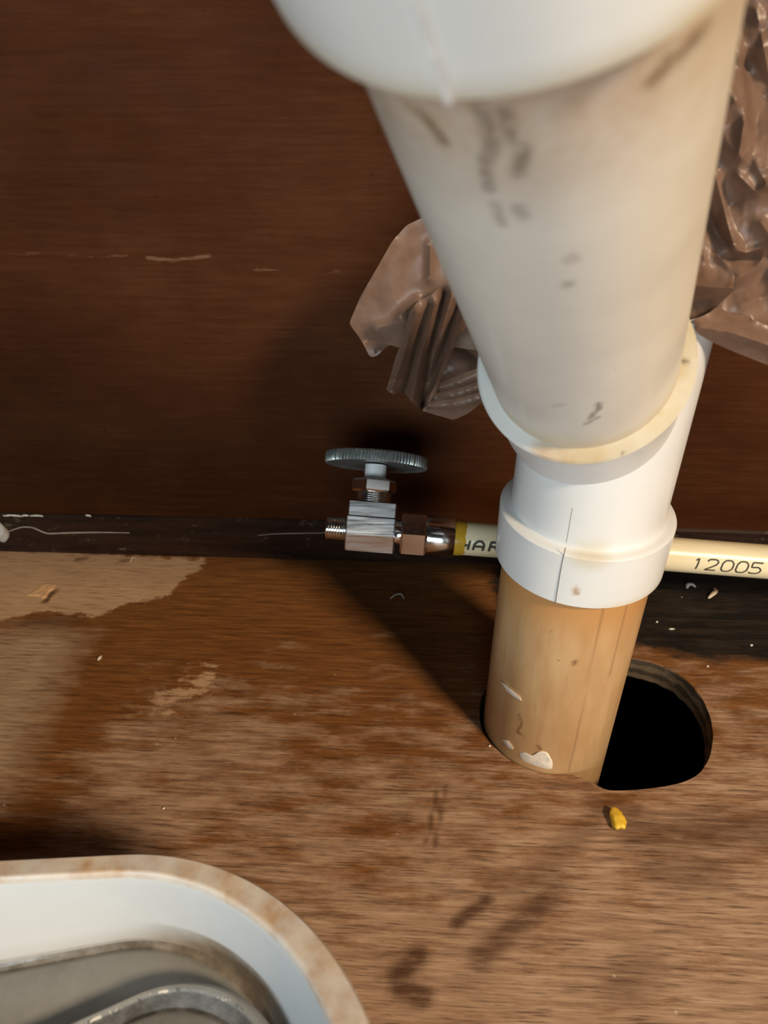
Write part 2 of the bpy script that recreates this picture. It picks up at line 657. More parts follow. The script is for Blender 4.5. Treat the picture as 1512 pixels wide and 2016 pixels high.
P2 = V[:, :2]
p1 = w2([(-120, 1075), (405, 1101), (388, 1125), (350, 1150), (332, 1174), (250, 1188), (225, 1203), (170, 1213), (90, 1203), (0, 1220), (-120, 1228)])
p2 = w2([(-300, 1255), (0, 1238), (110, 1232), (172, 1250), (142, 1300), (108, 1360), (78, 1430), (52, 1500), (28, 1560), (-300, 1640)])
pale = 0.5 + sdf(P2, p1) / 0.006
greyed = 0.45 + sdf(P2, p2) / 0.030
pale = np.maximum(pale, 0.42 + (0.010 - seg_dist(P2, w2([(330, 1385), (400, 1340)]))) / 0.02 - 0.25)
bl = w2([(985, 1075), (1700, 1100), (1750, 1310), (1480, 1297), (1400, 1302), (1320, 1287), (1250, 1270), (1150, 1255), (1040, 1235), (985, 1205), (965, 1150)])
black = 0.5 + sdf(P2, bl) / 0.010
# worn tone increases towards the front edge and on the right
vv = (P2[:, 1] - 0.21) / 0.10
wear = 0.22 - 0.55 * vv + 1.1 * np.clip(P2[:, 0] + 0.02, -0.1, 0.2)
wear += 0.35 * np.exp(-(seg_dist(P2, w2([(250, 1500), (420, 1440)])) / 0.030) ** 2)
wear -= 0.35 * np.exp(-(seg_dist(P2, w2([(150, 1350), (60, 1600)])) / 0.018) ** 2)
dark = np.zeros(len(V))
for pxs, wd, am in [
    ([(897, 1818), (925, 1795), (960, 1772)], 0.0019, 0.95),
    ([(945, 1884), (1000, 1835), (1085, 1765)], 0.0034, 0.75),
    ([(822, 1880), (785, 1918), (790, 1945), (832, 1962)], 0.0030, 0.95),
    ([(1185, 1590), (1120, 1660), (1050, 1730)], 0.0040, 0.40),
    ([(1180, 1590), (1235, 1600)], 0.0050, 0.55),
    ([(1240, 1640), (1380, 1640), (1540, 1630)], 0.0060, 0.65),
    ([(1330, 1610), (1540, 1610)], 0.0035, 0.45),
    ([(1290, 1700), (1400, 1720)], 0.0060, 0.50),
    ([(980, 1740), (1100, 1740)], 0.0040, 0.35),
    ([(1230, 1930), (1270, 1900)], 0.0060, 0.35),
    ([(862, 1550), (840, 1660)], 0.0006, 0.8),
    ([(876, 1550), (856, 1668)], 0.0006, 0.7),
    ([(60, 1225), (150, 1222)], 0.0040, 0.5),
    ([(90, 1184), (98, 1172), (108, 1164)], 0.0013, 1.0),
    ([(150, 1102), (168, 1100)], 0.0012, 0.9),
    ([(240, 1104), (252, 1104)], 0.0010, 0.9),
    ([(1180, 1550), (1080, 1545)], 0.0012, 0.6),
]:
    d = seg_dist(P2, w2(pxs))
    dark = np.maximum(dark, am * sstep(wd * 1.7, wd * 0.3, d))
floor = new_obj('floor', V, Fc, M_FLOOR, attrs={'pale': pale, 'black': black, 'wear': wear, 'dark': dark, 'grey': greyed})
struct(floor, 'stained brown plywood cabinet floor with a sawn oval pipe hole')

# back panel
xw = np.unique(np.r_[np.arange(-0.60, 0.60, 0.02), np.arange(-0.20, 0.12, 0.002)])
zw = np.unique(np.r_[np.arange(-0.02, 0.70, 0.02), np.arange(0.12, 0.165, 0.0008)])
GX, GZ = np.meshgrid(xw, zw, indexing='ij')
V = np.stack([GX.ravel(), np.full(GX.size, WALL_Y), GZ.ravel()], 1)
n2 = len(zw)
Fc = [(i * n2 + j, (i + 1) * n2 + j, (i + 1) * n2 + j + 1, i * n2 + j + 1) for i in range(len(xw) - 1) for j in range(n2 - 1)]
Pw = V[:, [0, 2]]
scr = np.zeros(len(V))
for pxs, wd, am in [([(130, 500), (190, 508), (250, 502)], 0.0012, 0.75), ([(290, 508), (340, 514), (390, 506), (415, 502)], 0.0016, 1.0),
                    ([(0, 500), (100, 498)], 0.0012, 0.5), ([(420, 524), (480, 524)], 0.0010, 0.7), ([(500, 530), (560, 532)], 0.0010, 0.75),
                    ([(600, 536), (720, 536)], 0.0010, 0.6)]:
    q = np.array([on_y(u, v, WALL_Y)[[0, 2]] for u, v in pxs])
    scr = np.maximum(scr, am * sstep(wd * 1.1, wd * 0.1, seg_dist(Pw, q)))
wall = new_obj('wall_back', V, Fc, M_WALL, attrs={'scratch': scr})
struct(wall, 'dark brown hardboard back panel of the cabinet')

# dark strip along the foot of the panel
prof = [(WALL_Y + 0.0005, 0.0), (TRIM_Y, 0.0), (TRIM_Y, 0.0225), (TRIM_Y + 0.0008, 0.0234), (WALL_Y + 0.0005, 0.0237)]
xt = np.arange(-0.60, 0.601, 0.012)
V, Fc = [], []
for i, x in enumerate(xt):
    for y, zz in prof:
        wob = 0.0004 * mnoise.noise(Vector((x * 30, zz * 90, 3.0)))
        V.append((x, y + (wob if y < WALL_Y else 0), zz + (wob * 1.5 if zz > 0.02 else 0)))
npf = len(prof)
for i in range(len(xt) - 1):
    for j in range(npf - 1):
        Fc.append((i * npf + j, (i + 1) * npf + j, (i + 1) * npf + j + 1, i * npf + j + 1)[::-1])
trim = new_obj('trim_1', V, Fc, M_TRIM)
struct(trim, 'nearly black wooden strip along the foot of the back panel')
# flaked paint along its top edge
pv, pf = [], []
for a, b in ((8, 44), (47, 56), (62, 83), (172, 178)):
    for u in np.arange(a, b, 3.2):
        p = on_y(u, 1015 + rng.uniform(-1, 1), TRIM_Y - 0.0002)
        s = rng.uniform(0.0004, 0.0009)
        k = len(pv)
        pv += [p + np.array([-s * 1.4, 0, -s * 0.6]), p + np.array([s * 1.4, 0, -s * 0.8]), p + np.array([s, -0.0003, s * 0.7]), p + np.array([-s, -0.0002, s * 0.8]),
               p + np.array([0, -0.0007, 0])]
        pf += [(k, k + 1, k + 4), (k + 1, k + 2, k + 4), (k + 2, k + 3, k + 4), (k + 3, k, k + 4)]
new_obj('flaked_paint', pv, pf, M_PAINT, trim, smooth=False)

# dark space under the floor
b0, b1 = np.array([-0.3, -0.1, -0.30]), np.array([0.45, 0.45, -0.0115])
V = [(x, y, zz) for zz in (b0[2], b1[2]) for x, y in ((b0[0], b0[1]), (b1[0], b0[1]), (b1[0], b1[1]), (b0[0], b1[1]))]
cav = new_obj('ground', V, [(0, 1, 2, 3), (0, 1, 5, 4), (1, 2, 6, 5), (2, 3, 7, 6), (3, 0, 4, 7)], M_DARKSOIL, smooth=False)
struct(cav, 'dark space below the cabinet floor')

# ------------------------------------------------------------------ drain pipe with wye
Q = np.array([0.0451, 0.1985, 0.1331])
D = np.array([0.2412, 0.6519, -0.7189])
D = D / np.linalg.norm(D)
B = -D                                        # the branch climbs towards the viewer
R_BR, T_RIM, R_RIM, T_HUB, R_HUB = 0.0223, 0.034, 0.0260, 0.1544, 0.0274

drain = empty('drain_pipe', (PIPE[0], PIPE[1], -0.20))
tag(drain, 'white plastic drain pipe with slanted branch, rising from the tan stub in the floor hole', 'drain pipe')


def paint(Vs, strokes):
    """strokes: (surface points, width, amount)"""
    a = np.zeros(len(Vs))
    for pts3, wd, am in strokes:
        a = np.maximum(a, am * sstep(wd * 1.5, wd * 0.25, seg_dist(Vs, pts3)))
    return a


# tan stub
V, Fc = lathe(PIPE, LEAN, dense([(-0.20, R_TAN), (-0.012, R_TAN)], 0.02) + dense([(-0.012, R_TAN), (0.09, R_TAN)], 0.0012), 200)
tp = lambda pxs: np.array([on_cyl(u, v, PIPE, LEAN, R_TAN) for u, v in pxs])
zz = V[:, 2]
stain = 0.75 * sstep(0.062, 0.080, zz) + 0.35 * sstep(0.05, 0.075, zz)
mark = paint(V, [(tp([(1132, 1302), (1131, 1306)]), 0.0008, 0.95), (tp([(1020, 1405), (1028, 1425), (1018, 1440), (1032, 1452)]), 0.0005, 0.8),
                 (tp([(1060, 1470), (1064, 1475)]), 0.0007, 0.9), (tp([(1085, 1240), (1125, 1530)]), 0.0003, 0.35),
                 (tp([(1190, 1190), (1120, 1520)]), 0.0003, 0.45), (tp([(1238, 1180), (1200, 1330)]), 0.0003, 0.45),
                 (tp([(1055, 1390), (1052, 1420)]), 0.0003, 0.3)])
lower = new_obj('lower_pipe', V, Fc, M_TAN, drain, attrs={'stain': np.clip(stain, 0, 1), 'mark': mark})
lower['label'] = 'tan stained pipe stub'
# white putty left at the foot
for nm, pl in (('paint_patch', [(1018, 1480), (1032, 1478), (1046, 1488), (1062, 1476), (1080, 1480), (1091, 1500), (1090, 1517), (1070, 1514), (1045, 1506), (1025, 1497)]),
               ('paint_patch', [(987, 1453), (1000, 1457), (1010, 1470), (1011, 1477), (1000, 1473)]),
               ('scratch_patch', [(981, 1336), (1001, 1352), (1024, 1372), (1030, 1382), (1018, 1377), (999, 1363)])):
    pl = np.array(pl, float)
    c0 = pl.mean(0)
    ring = resample(pl, 36, smooth=1)
    Vp = [on_cyl(*c0, PIPE, LEAN, R_TAN + 0.0007)] + [on_cyl(*(c0 + (q - c0) * 0.8), PIPE, LEAN, R_TAN + 0.0005) for q in ring] + [on_cyl(*q, PIPE, LEAN, R_TAN - 0.0003) for q in ring]
    Fp = [(0, 1 + i, 1 + (i + 1) % 36) for i in range(36)] + [(1 + i, 37 + i, 37 + (i + 1) % 36, 1 + (i + 1) % 36) for i in range(36)]
    new_obj(nm, Vp, Fp, M_PAINT, lower)
# guessed hub below the floor, added for a faint glint in the hole
V, Fc = lathe(PIPE, LEAN, [(-0.10, R_TAN), (-0.10, 0.028), (-0.075, 0.0285), (-0.074, 0.0275), (-0.074, R_TAN)], 64)
new_obj('glint_hub', V, Fc, M_PVC, drain, attrs={k: np.zeros(len(V)) for k in ('stain', 'yellow', 'mark')})

# wye body: the straight run
Z0, Z1 = 0.0808, 0.0995
R_BAR = 0.0232
prof = [(Z0, R_TAN - 0.0003), (Z0, 0.0258), (Z0 + 0.0006, 0.0264), (Z1 - 0.0004, 0.0266), (Z1, 0.0262), (Z1 + 0.0004, 0.0237), (Z1 + 0.0009, R_BAR), (0.166, R_BAR),
        (0.1664, 0.0230), (0.1664, 0.0208), (0.130, 0.0206)]
V, Fc = lathe(PIPE, LEAN, dense(prof, 0.0012), 180)
wp = lambda pxs, r=0.0265: np.array([on_cyl(u, v, PIPE, LEAN, r) for u, v in pxs])
stain = paint(V, [(wp([(1133, 1160), (1134, 1168)]), 0.0010, 1.0), (wp([(1170, 1105)]), 0.004, 0.12)])
yellow = np.maximum(0.5 * sstep(0.0835, 0.0812, V[:, 2]) * sstep(-0.005, 0.012, V[:, 0] - PIPE[0]),
                    paint(V, [(wp([(1150, 1095), (1180, 1095)]), 0.0045, 0.55)]))
mark = np.zeros(len(V))
wye = new_obj('wye_fitting', V, Fc, M_PVC, drain, attrs={'stain': stain, 'yellow': yellow, 'mark': mark})
wye['label'] = 'white wye fitting with socket ends'
# parting line of the mould, a fine dark seam down the front
for pl, rr in (([(1127, 1000), (1120, 1040), (1115, 1068)], R_BAR), ([(1113, 1078), (1104, 1120), (1093, 1188)], 0.0267)):
    c = resample([on_cyl(u, v, PIPE, LEAN, rr) for u, v in pl], 14, closed=False)
    rad = c - PIPE
    rad = rad - LEAN * (rad @ LEAN)[:, None]
    rad /= np.linalg.norm(rad, axis=1)[:, None]
    side = np.cross(rad, LEAN)
    Vs = np.concatenate([c - side * 0.00013 - rad * 0.0001, c + rad * 0.0001, c + side * 0.00013 - rad * 0.0001])
    Fs = [(k * 14 + i, k * 14 + i + 1, (k + 1) * 14 + i + 1, (k + 1) * 14 + i) for k in range(2) for i in range(13)]
    new_obj('mould_seam', Vs, Fs, M_SEAM, wye)
# the branch socket
prof = [(-0.004, 0.0232), (0.006, 0.0240), (T_RIM - 0.0034, 0.0243), (T_RIM - 0.0030, 0.0257), (T_RIM - 0.0006, R_RIM), (T_RIM, R_RIM - 0.0005), (T_RIM, R_BR - 0.0004), (T_RIM - 0.012, R_BR - 0.0006)]
V, Fc = lathe(Q, B, dense(prof, 0.0008), 200)
axd = (V - Q) @ B
face = sstep(T_RIM - 0.0016, T_RIM - 0.0004, axd)


def on_plane(u, v, t):
    d = ray(u, v)
    P = Q + B * t
    return CAM + d * (((P - CAM) @ B) / (d @ B))


rp = lambda pxs: np.array([on_plane(u, v, T_RIM) for u, v in pxs])
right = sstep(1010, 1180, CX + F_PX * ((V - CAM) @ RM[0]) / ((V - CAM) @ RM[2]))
yellow = face * (0.10 + 0.75 * right)  # warm light from the right is tinted into the rim face
stain = face * paint(V, [(rp([(1075, 893), (1110, 902), (1170, 898)]), 0.0038, 0.8), (rp([(1340, 735), (1345, 715)]), 0.0012, 0.5), (rp([(1300, 812)]), 0.0010, 0.5), (rp([(1180, 895), (1240, 880)]), 0.002, 0.3)])
mark = face * paint(V, [(rp([(1348, 711)]), 0.0008, 0.9), (rp([(1225, 896), (1230, 895)]), 0.0005, 0.9)])
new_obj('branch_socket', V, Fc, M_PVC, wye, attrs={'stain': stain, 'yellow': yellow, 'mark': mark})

# slanted pipe in the branch socket
V, Fc = lathe(Q, B, dense([(0.020, R_BR), (0.172, R_BR)], 0.0009), 220)
bp = lambda pxs: np.array([on_cyl(u, v, Q, D, R_BR) for u, v in pxs])
t = (V - Q) @ B
right = sstep(0.002, 0.020, (V - Q - B * t[:, None]) @ RM[0])
stain = 0.62 * sstep(0.122, 0.150, t)
stain = np.maximum(stain, 0.45 * sstep(0.0405, 0.0345, t))
stain = np.maximum(stain, paint(V, [(bp([(1290, 150), (1330, 110), (1380, 60)]), 0.0016, 0.85), (bp([(1150, 210), (1290, 170)]), 0.005, 0.42),
                                    (bp([(800, 205), (840, 235), (875, 280)]), 0.0012, 0.85), (bp([(760, 195), (1150, 215)]), 0.0035, 0.5)]))
mark = paint(V, [(bp([(945, 215), (962, 250), (968, 290), (955, 318)]), 0.0011, 0.60), (bp([(955, 340), (963, 372)]), 0.0009, 0.6),
                 (bp([(975, 405), (988, 440)]), 0.0009, 0.40), (bp([(990, 220), (1010, 265), (1032, 300), (1020, 340)]), 0.0010, 0.60),
                 (bp([(1020, 410), (1030, 430)]), 0.0011, 0.40), (bp([(1125, 510)]), 0.0013, 0.40), (bp([(1118, 560)]), 0.0010, 0.50),
                 (bp([(1177, 795), (1180, 805), (1170, 812), (1162, 825)]), 0.0007, 0.75), (bp([(1152, 835), (1178, 822)]), 0.0006, 0.75),
                 (bp([(1090, 800), (1110, 796)]), 0.0007, 0.3), (bp([(1290, 155), (1318, 120)]), 0.0014, 0.6), (bp([(1345, 100), (1385, 62)]), 0.0014, 0.6),
                 (bp([(830, 225), (872, 275)]), 0.0010, 0.55)])
yellow = 0.35 * sstep(0.046, 0.036, t) + 0.35 * right * sstep(0.03, 0.10, t)  # second term colours in the warm light on the pipe's right side
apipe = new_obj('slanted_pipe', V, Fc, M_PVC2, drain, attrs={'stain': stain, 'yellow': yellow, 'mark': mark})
apipe['label'] = 'grubby off-white slanted branch pipe'
# coupling on top
prof = [(T_HUB + 0.0002, R_BR - 0.0003), (T_HUB, R_HUB - 0.0007), (T_HUB + 0.0007, R_HUB), (T_HUB + 0.045, R_HUB + 0.0006), (T_HUB + 0.046, R_HUB), (T_HUB + 0.046, R_BR - 0.001)]
V, Fc = lathe(Q, B, dense(prof, 0.0012), 200)
t = (V - Q) @ B
yellow = 0.65 * sstep(T_HUB + 0.0045, T_HUB, t)
rt = sstep(0.004, 0.024, (V - (Q + B * T_HUB)) @ RM[0])
yellow = np.clip(yellow + 0.6 * rt, 0, 1)  # warm light on the coupling's right side, put in as yellow
stain = 0.40 * sstep(T_HUB + 0.0016, T_HUB, t)
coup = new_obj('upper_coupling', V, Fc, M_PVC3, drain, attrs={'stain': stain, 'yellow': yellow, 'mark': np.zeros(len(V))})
coup['label'] = 'wide white coupling'
V, Fc = lathe(Q, B, [(T_HUB + 0.044, R_BR), (0.255, R_BR), (0.255, R_BR - 0.003), (0.225, R_BR - 0.003)], 96)
new_obj('upper_pipe', V, Fc, M_PVC2, drain, attrs={k: np.zeros(len(V)) for k in ('stain', 'yellow', 'mark')})
# raised moulding line
c = resample([on_cyl(u, v, Q, D, R_HUB) for u, v in ((800, -60), (822, 0), (845, 75), (866, 135), (884, 196))], 24, closed=False)
rad = c - Q
rad = rad - B * (rad @ B)[:, None]
rad /= np.linalg.norm(rad, axis=1)[:, None]
side = np.cross(rad, B)
wd = 0.0008
Vs = np.concatenate([c - side * wd - rad * 0.0004, c - side * wd * 0.4 + rad * 0.0005, c + side * wd * 0.4 + rad * 0.0005, c + side * wd - rad * 0.0004])
new_obj('mould_seam', Vs, [(k * 24 + i, k * 24 + i + 1, (k + 1) * 24 + i + 1, (k + 1) * 24 + i) for k in range(3) for i in range(23)], M_RIDGE, coup)

# ------------------------------------------------------------------ supply pipe
PL, PR = np.array([0.0124, 0.25, 0.0478]), np.array([0.1372, 0.25, 0.0395])
AX = (PR - PL) / np.linalg.norm(PR - PL)
LEANB = math.radians(38.5)
NN = np.array([0, math.sin(LEANB), math.cos(LEANB)])
NN = NN - AX * (NN @ AX)
NN /= np.linalg.norm(NN)
FF = np.cross(AX, NN)
if FF[1] > 0:
    FF = -FF
R_CP = 0.0069
VC = PL + AX * ((-0.0225 - PL[0]) / AX[0])
sup = empty('supply_pipe', tuple(VC + AX * 0.2))
tag(sup, 'cream plastic water supply pipe with black numbers running behind the drain', 'pipe')
V, Fc = lathe(VC, AX, [(0.026, R_CP), (0.12, R_CP), (0.40, R_CP)], 64)
new_obj('pipe', V, Fc, M_CPVC, sup)
V, Fc = lathe(VC, AX, [(0.0325, R_CP), (0.0330, R_CP + 0.0004), (0.0360, R_CP + 0.00035), (0.0385, R_CP - 0.0001)], 64,
              mod=lambda th, i: np.ones(64) if i < 3 else np.ones(64))
Vg = V.copy()
tt = (Vg - VC) @ AX
for i in range(len(Vg)):                      # ragged smear of glue
    if tt[i] > 0.034:
        Vg[i] += AX * 0.0016 * mnoise.noise(Vector(Vg[i] * 420))
g = new_obj('glue_ring', Vg, Fc, M_GLUE, sup)
g['label'] = 'yellow glue smear'

STROKES = {
    '1': [[(0.25, 0.82), (0.5, 1.0), (0.5, 0.0)]],
    '2': [[(0.0, 0.80), (0.15, 0.97), (0.5, 1.0), (0.85, 0.97), (1.0, 0.78), (0.85, 0.55), (0.0, 0.0), (1.0, 0.0)]],
    '0': [[(0.25, 0.0), (0.0, 0.25), (0.0, 0.75), (0.25, 1.0), (0.75, 1.0), (1.0, 0.75), (1.0, 0.25), (0.75, 0.0), (0.25, 0.0)]],
    '5': [[(1.0, 1.0), (0.1, 1.0), (0.05, 0.58), (0.7, 0.62), (1.0, 0.42), (0.95, 0.15), (0.7, 0.0), (0.2, 0.0), (0.0, 0.12)]],
    'C': [[(1.0, 0.85), (0.75, 1.0), (0.2, 1.0), (0.0, 0.8), (0.0, 0.2), (0.2, 0.0), (0.75, 0.0), (1.0, 0.15)]],
    'H': [[(0, 0), (0, 1)], [(1, 0), (1, 1)], [(0, 0.5), (1, 0.5)]],
    'A': [[(0, 0), (0, 0.7), (0.3, 1), (0.7, 1), (1, 0.7), (1, 0)], [(0, 0.45), (1, 0.45)]],
    'R': [[(0, 0), (0, 1), (0.8, 1), (1, 0.8), (0.8, 0.55), (0, 0.55)], [(0.5, 0.55), (1, 0)]],
}


def pipe_text(name, s_list, text, width, ph0, ph1, stroke, slant):
    Vt, Ft = [], []
    for ch, s in zip(text, s_list):
        for stk in STROKES[ch]:
            P = []
            for x, y in stk:
                P.append((s + x * width + (y - 0.5) * slant, (ph0 + (ph1 - ph0) * y) * R_CP))
            L = sum(math.dist(a, b) for a, b in zip(P, P[1:]))
            c = resample(P, max(6, int(L / 0.00035)), closed=False, smooth=1)
            tg = np.gradient(c, axis=0)
            tg /= np.linalg.norm(tg, axis=1)[:, None] + 1e-12
            nr = np.stack([-tg[:, 1], tg[:, 0]], 1)
            k = len(Vt)
            for q, nq in zip(c, nr):
                for sg in (-1, 1):
                    e = q + sg * nq * stroke / 2
                    ph = e[1] / R_CP
                    Vt.append(VC + AX * e[0] + (R_CP + 0.00012) * (math.cos(ph) * FF + math.sin(ph) * NN))
            for i in range(len(c) - 1):
                a = k + 2 * i
                Ft.append((a, a + 1, a + 3, a + 2))
    return new_obj(name, Vt, Ft, M_INK, sup)


def s_at(u, v):
    return (on_y(u, v, 0.2455)[0] - VC[0]) / AX[0]


d2r = math.radians
pipe_text('printed_numbers', [s_at(1358, 1108), s_at(1386, 1110), s_at(1416, 1112), s_at(1445, 1113), s_at(1472, 1115)], '12005',
          s_at(1409, 1110) - s_at(1387, 1110), d2r(-48), d2r(-8), 0.00062, 0.0007)
pipe_text('printed_letters', [s_at(874, 1070), s_at(903, 1072), s_at(932, 1074), s_at(963, 1076)], 'CHAR',
          s_at(925, 1072) - s_at(906, 1072), d2r(-42), d2r(-9), 0.0010, 0.0006)

# ------------------------------------------------------------------ shut-off valve
val = empty('shutoff_valve', tuple(VC))
tag(val, 'chrome shut-off valve with round knurled handle on the end of the supply pipe', 'valve')
mm = 0.001
hexr = lambda r, rot: [(r * math.cos(math.radians(60 * k + rot)), r * math.sin(math.radians(60 * k + rot))) for k in range(6)]
# body: faceted block, polygon in (FF, NN)
poly = np.array([(8.3, -2.2), (8.3, 4.9), (-8.3, 4.9), (-8.3, -3.0), (-4.5, -8.6), (4.0, -8.6)]) * mm
V1 = prism(VC, AX, poly, -9.8 * mm, 9.8 * mm, FF, NN, 0.5 * mm)
new_obj('body', *V1, M_BRUSH, val, sharp=20)
poly = np.array([(8.0, 5.5), (8.0, 11.0), (-8.0, 11.0), (-8.0, 5.5)]) * mm
V2 = prism(VC, AX, poly, -9.3 * mm, 9.6 * mm, FF, NN, 0.4 * mm)
new_obj('bonnet_block', *V2, M_BRUSH, val, sharp=20)
poly = np.array([(7.2, 4.7), (7.2, 5.7), (-7.2, 5.7), (-7.2, 4.7)]) * mm
new_obj('groove_shade', *prism(VC, AX, poly, -8.8 * mm, 8.8 * mm, FF, NN, 0.1 * mm), M_INK, val, sharp=20)  # black slab puts shade into the groove between body and bonnet block


def thread(t0, t1, r, pitch, depth):
    out = []
    k = int(round((t1 - t0) / pitch))
    for i in range(k):
        a = t0 + (t1 - t0) * i / k
        p = (t1 - t0) / k
        out += [(a, r - depth), (a + p * 0.35, r), (a + p * 0.65, r)]
    return out + [(t1, r - depth)]


V, Fc = lathe(VC, AX, [(-18.2 * mm, 2.6 * mm), (-18.2 * mm, 4.2 * mm)] + thread(-18 * mm, -10.6 * mm, 4.9 * mm, 1.05 * mm, 0.5 * mm) + [(-10.4 * mm, 4.3 * mm), (-9.6 * mm, 4.3 * mm)], 64)
V3, F3 = lathe(VC, AX, [(-18.2 * mm, 2.6 * mm), (-12 * mm, 2.5 * mm), (-12 * mm, 0.1 * mm)], 64)
new_obj('outlet_thread', *join([(V, Fc), (V3, F3)]), M_CHROME, val)
V, Fc = lathe(VC, AX, [(9.6 * mm, 5.4 * mm), (11.0 * mm, 5.0 * mm), (12.6 * mm, 5.2 * mm)], 64)
new_obj('inlet_neck', V, Fc, M_CHROME, val)
# compression nut: hexagon with turned ends
poly = np.array(hexr(9.3, -4)) * mm
new_obj('compression_nut', *prism(VC, AX, poly, 12.2 * mm, 22.4 * mm, FF, NN, 0.7 * mm), M_CHROME, val, sharp=20)
V, Fc = lathe(VC, AX, [(22.2 * mm, 7.0 * mm), (22.7 * mm, 8.1 * mm), (23 * mm, 8.2 * mm), (33 * mm, 8.1 * mm), (33.6 * mm, 7.8 * mm), (33.6 * mm, 6.7 * mm)], 96)
new_obj('sleeve', V, Fc, M_CHROME, val)
# stem group
V, Fc = lathe(VC, NN, [(10.8 * mm, 7.0 * mm)] + thread(11.2 * mm, 15.4 * mm, 7.4 * mm, 0.9 * mm, 0.45 * mm) + [(15.8 * mm, 7.0 * mm)], 80)
new_obj('bonnet_thread', V, Fc, M_CHROME, val)
poly = np.array(hexr(9.2, 12)) * mm
u2, w2b = AX, np.cross(NN, AX)
V, Fc = prism(VC, NN, poly, 15.5 * mm, 20.8 * mm, u2, w2b, 0.8 * mm)
new_obj('packing_nut', V, Fc, M_CHROME, val, sharp=20)
V, Fc = lathe(VC, NN, [(20.0 * mm, 4.4 * mm), (26.8 * mm, 4.4 * mm), (26.8 * mm, 1 * mm)], 48)
new_obj('stem', V, Fc, M_NYLON, val)
NT = 90
kn = lambda th, i: 1 + (0.011 * np.sign(np.sin(NT * th)) if i in (3, 4, 5, 6) else 0)
V, Fc = lathe(VC, NN, [(27.6 * mm, 0.2 * mm), (27.4 * mm, 5 * mm), (26.9 * mm, 19.0 * mm), (26.2 * mm, 20.2 * mm), (26.8 * mm, 20.6 * mm), (30.0 * mm, 20.6 * mm), (30.6 * mm, 20.2 * mm),
                       (30.9 * mm, 18.6 * mm), (31.4 * mm, 9 * mm), (31.5 * mm, 0.2 * mm)], NT * 4, mod=kn)
new_obj('handle', V, Fc, M_HANDLE, val, sharp=25)['label'] = 'grey round knurled handle'
V, Fc = lathe(VC, NN, [(31.3 * mm, 4.5 * mm), (32.4 * mm, 4.2 * mm), (32.9 * mm, 3.2 * mm), (32.9 * mm, 0.1 * mm)], 40)
new_obj('handle_screw', V, Fc, M_CHROME, val)

# ------------------------------------------------------------------ crumpled plastic bag
bag_c = on_y(1100, 560, 0.225)
bag = empty('plastic_bag', (0.05, 0.225, 0.15))
tag(bag, 'crumpled brown translucent plastic bag stuffed round the drain pipe by the wall', 'bag')


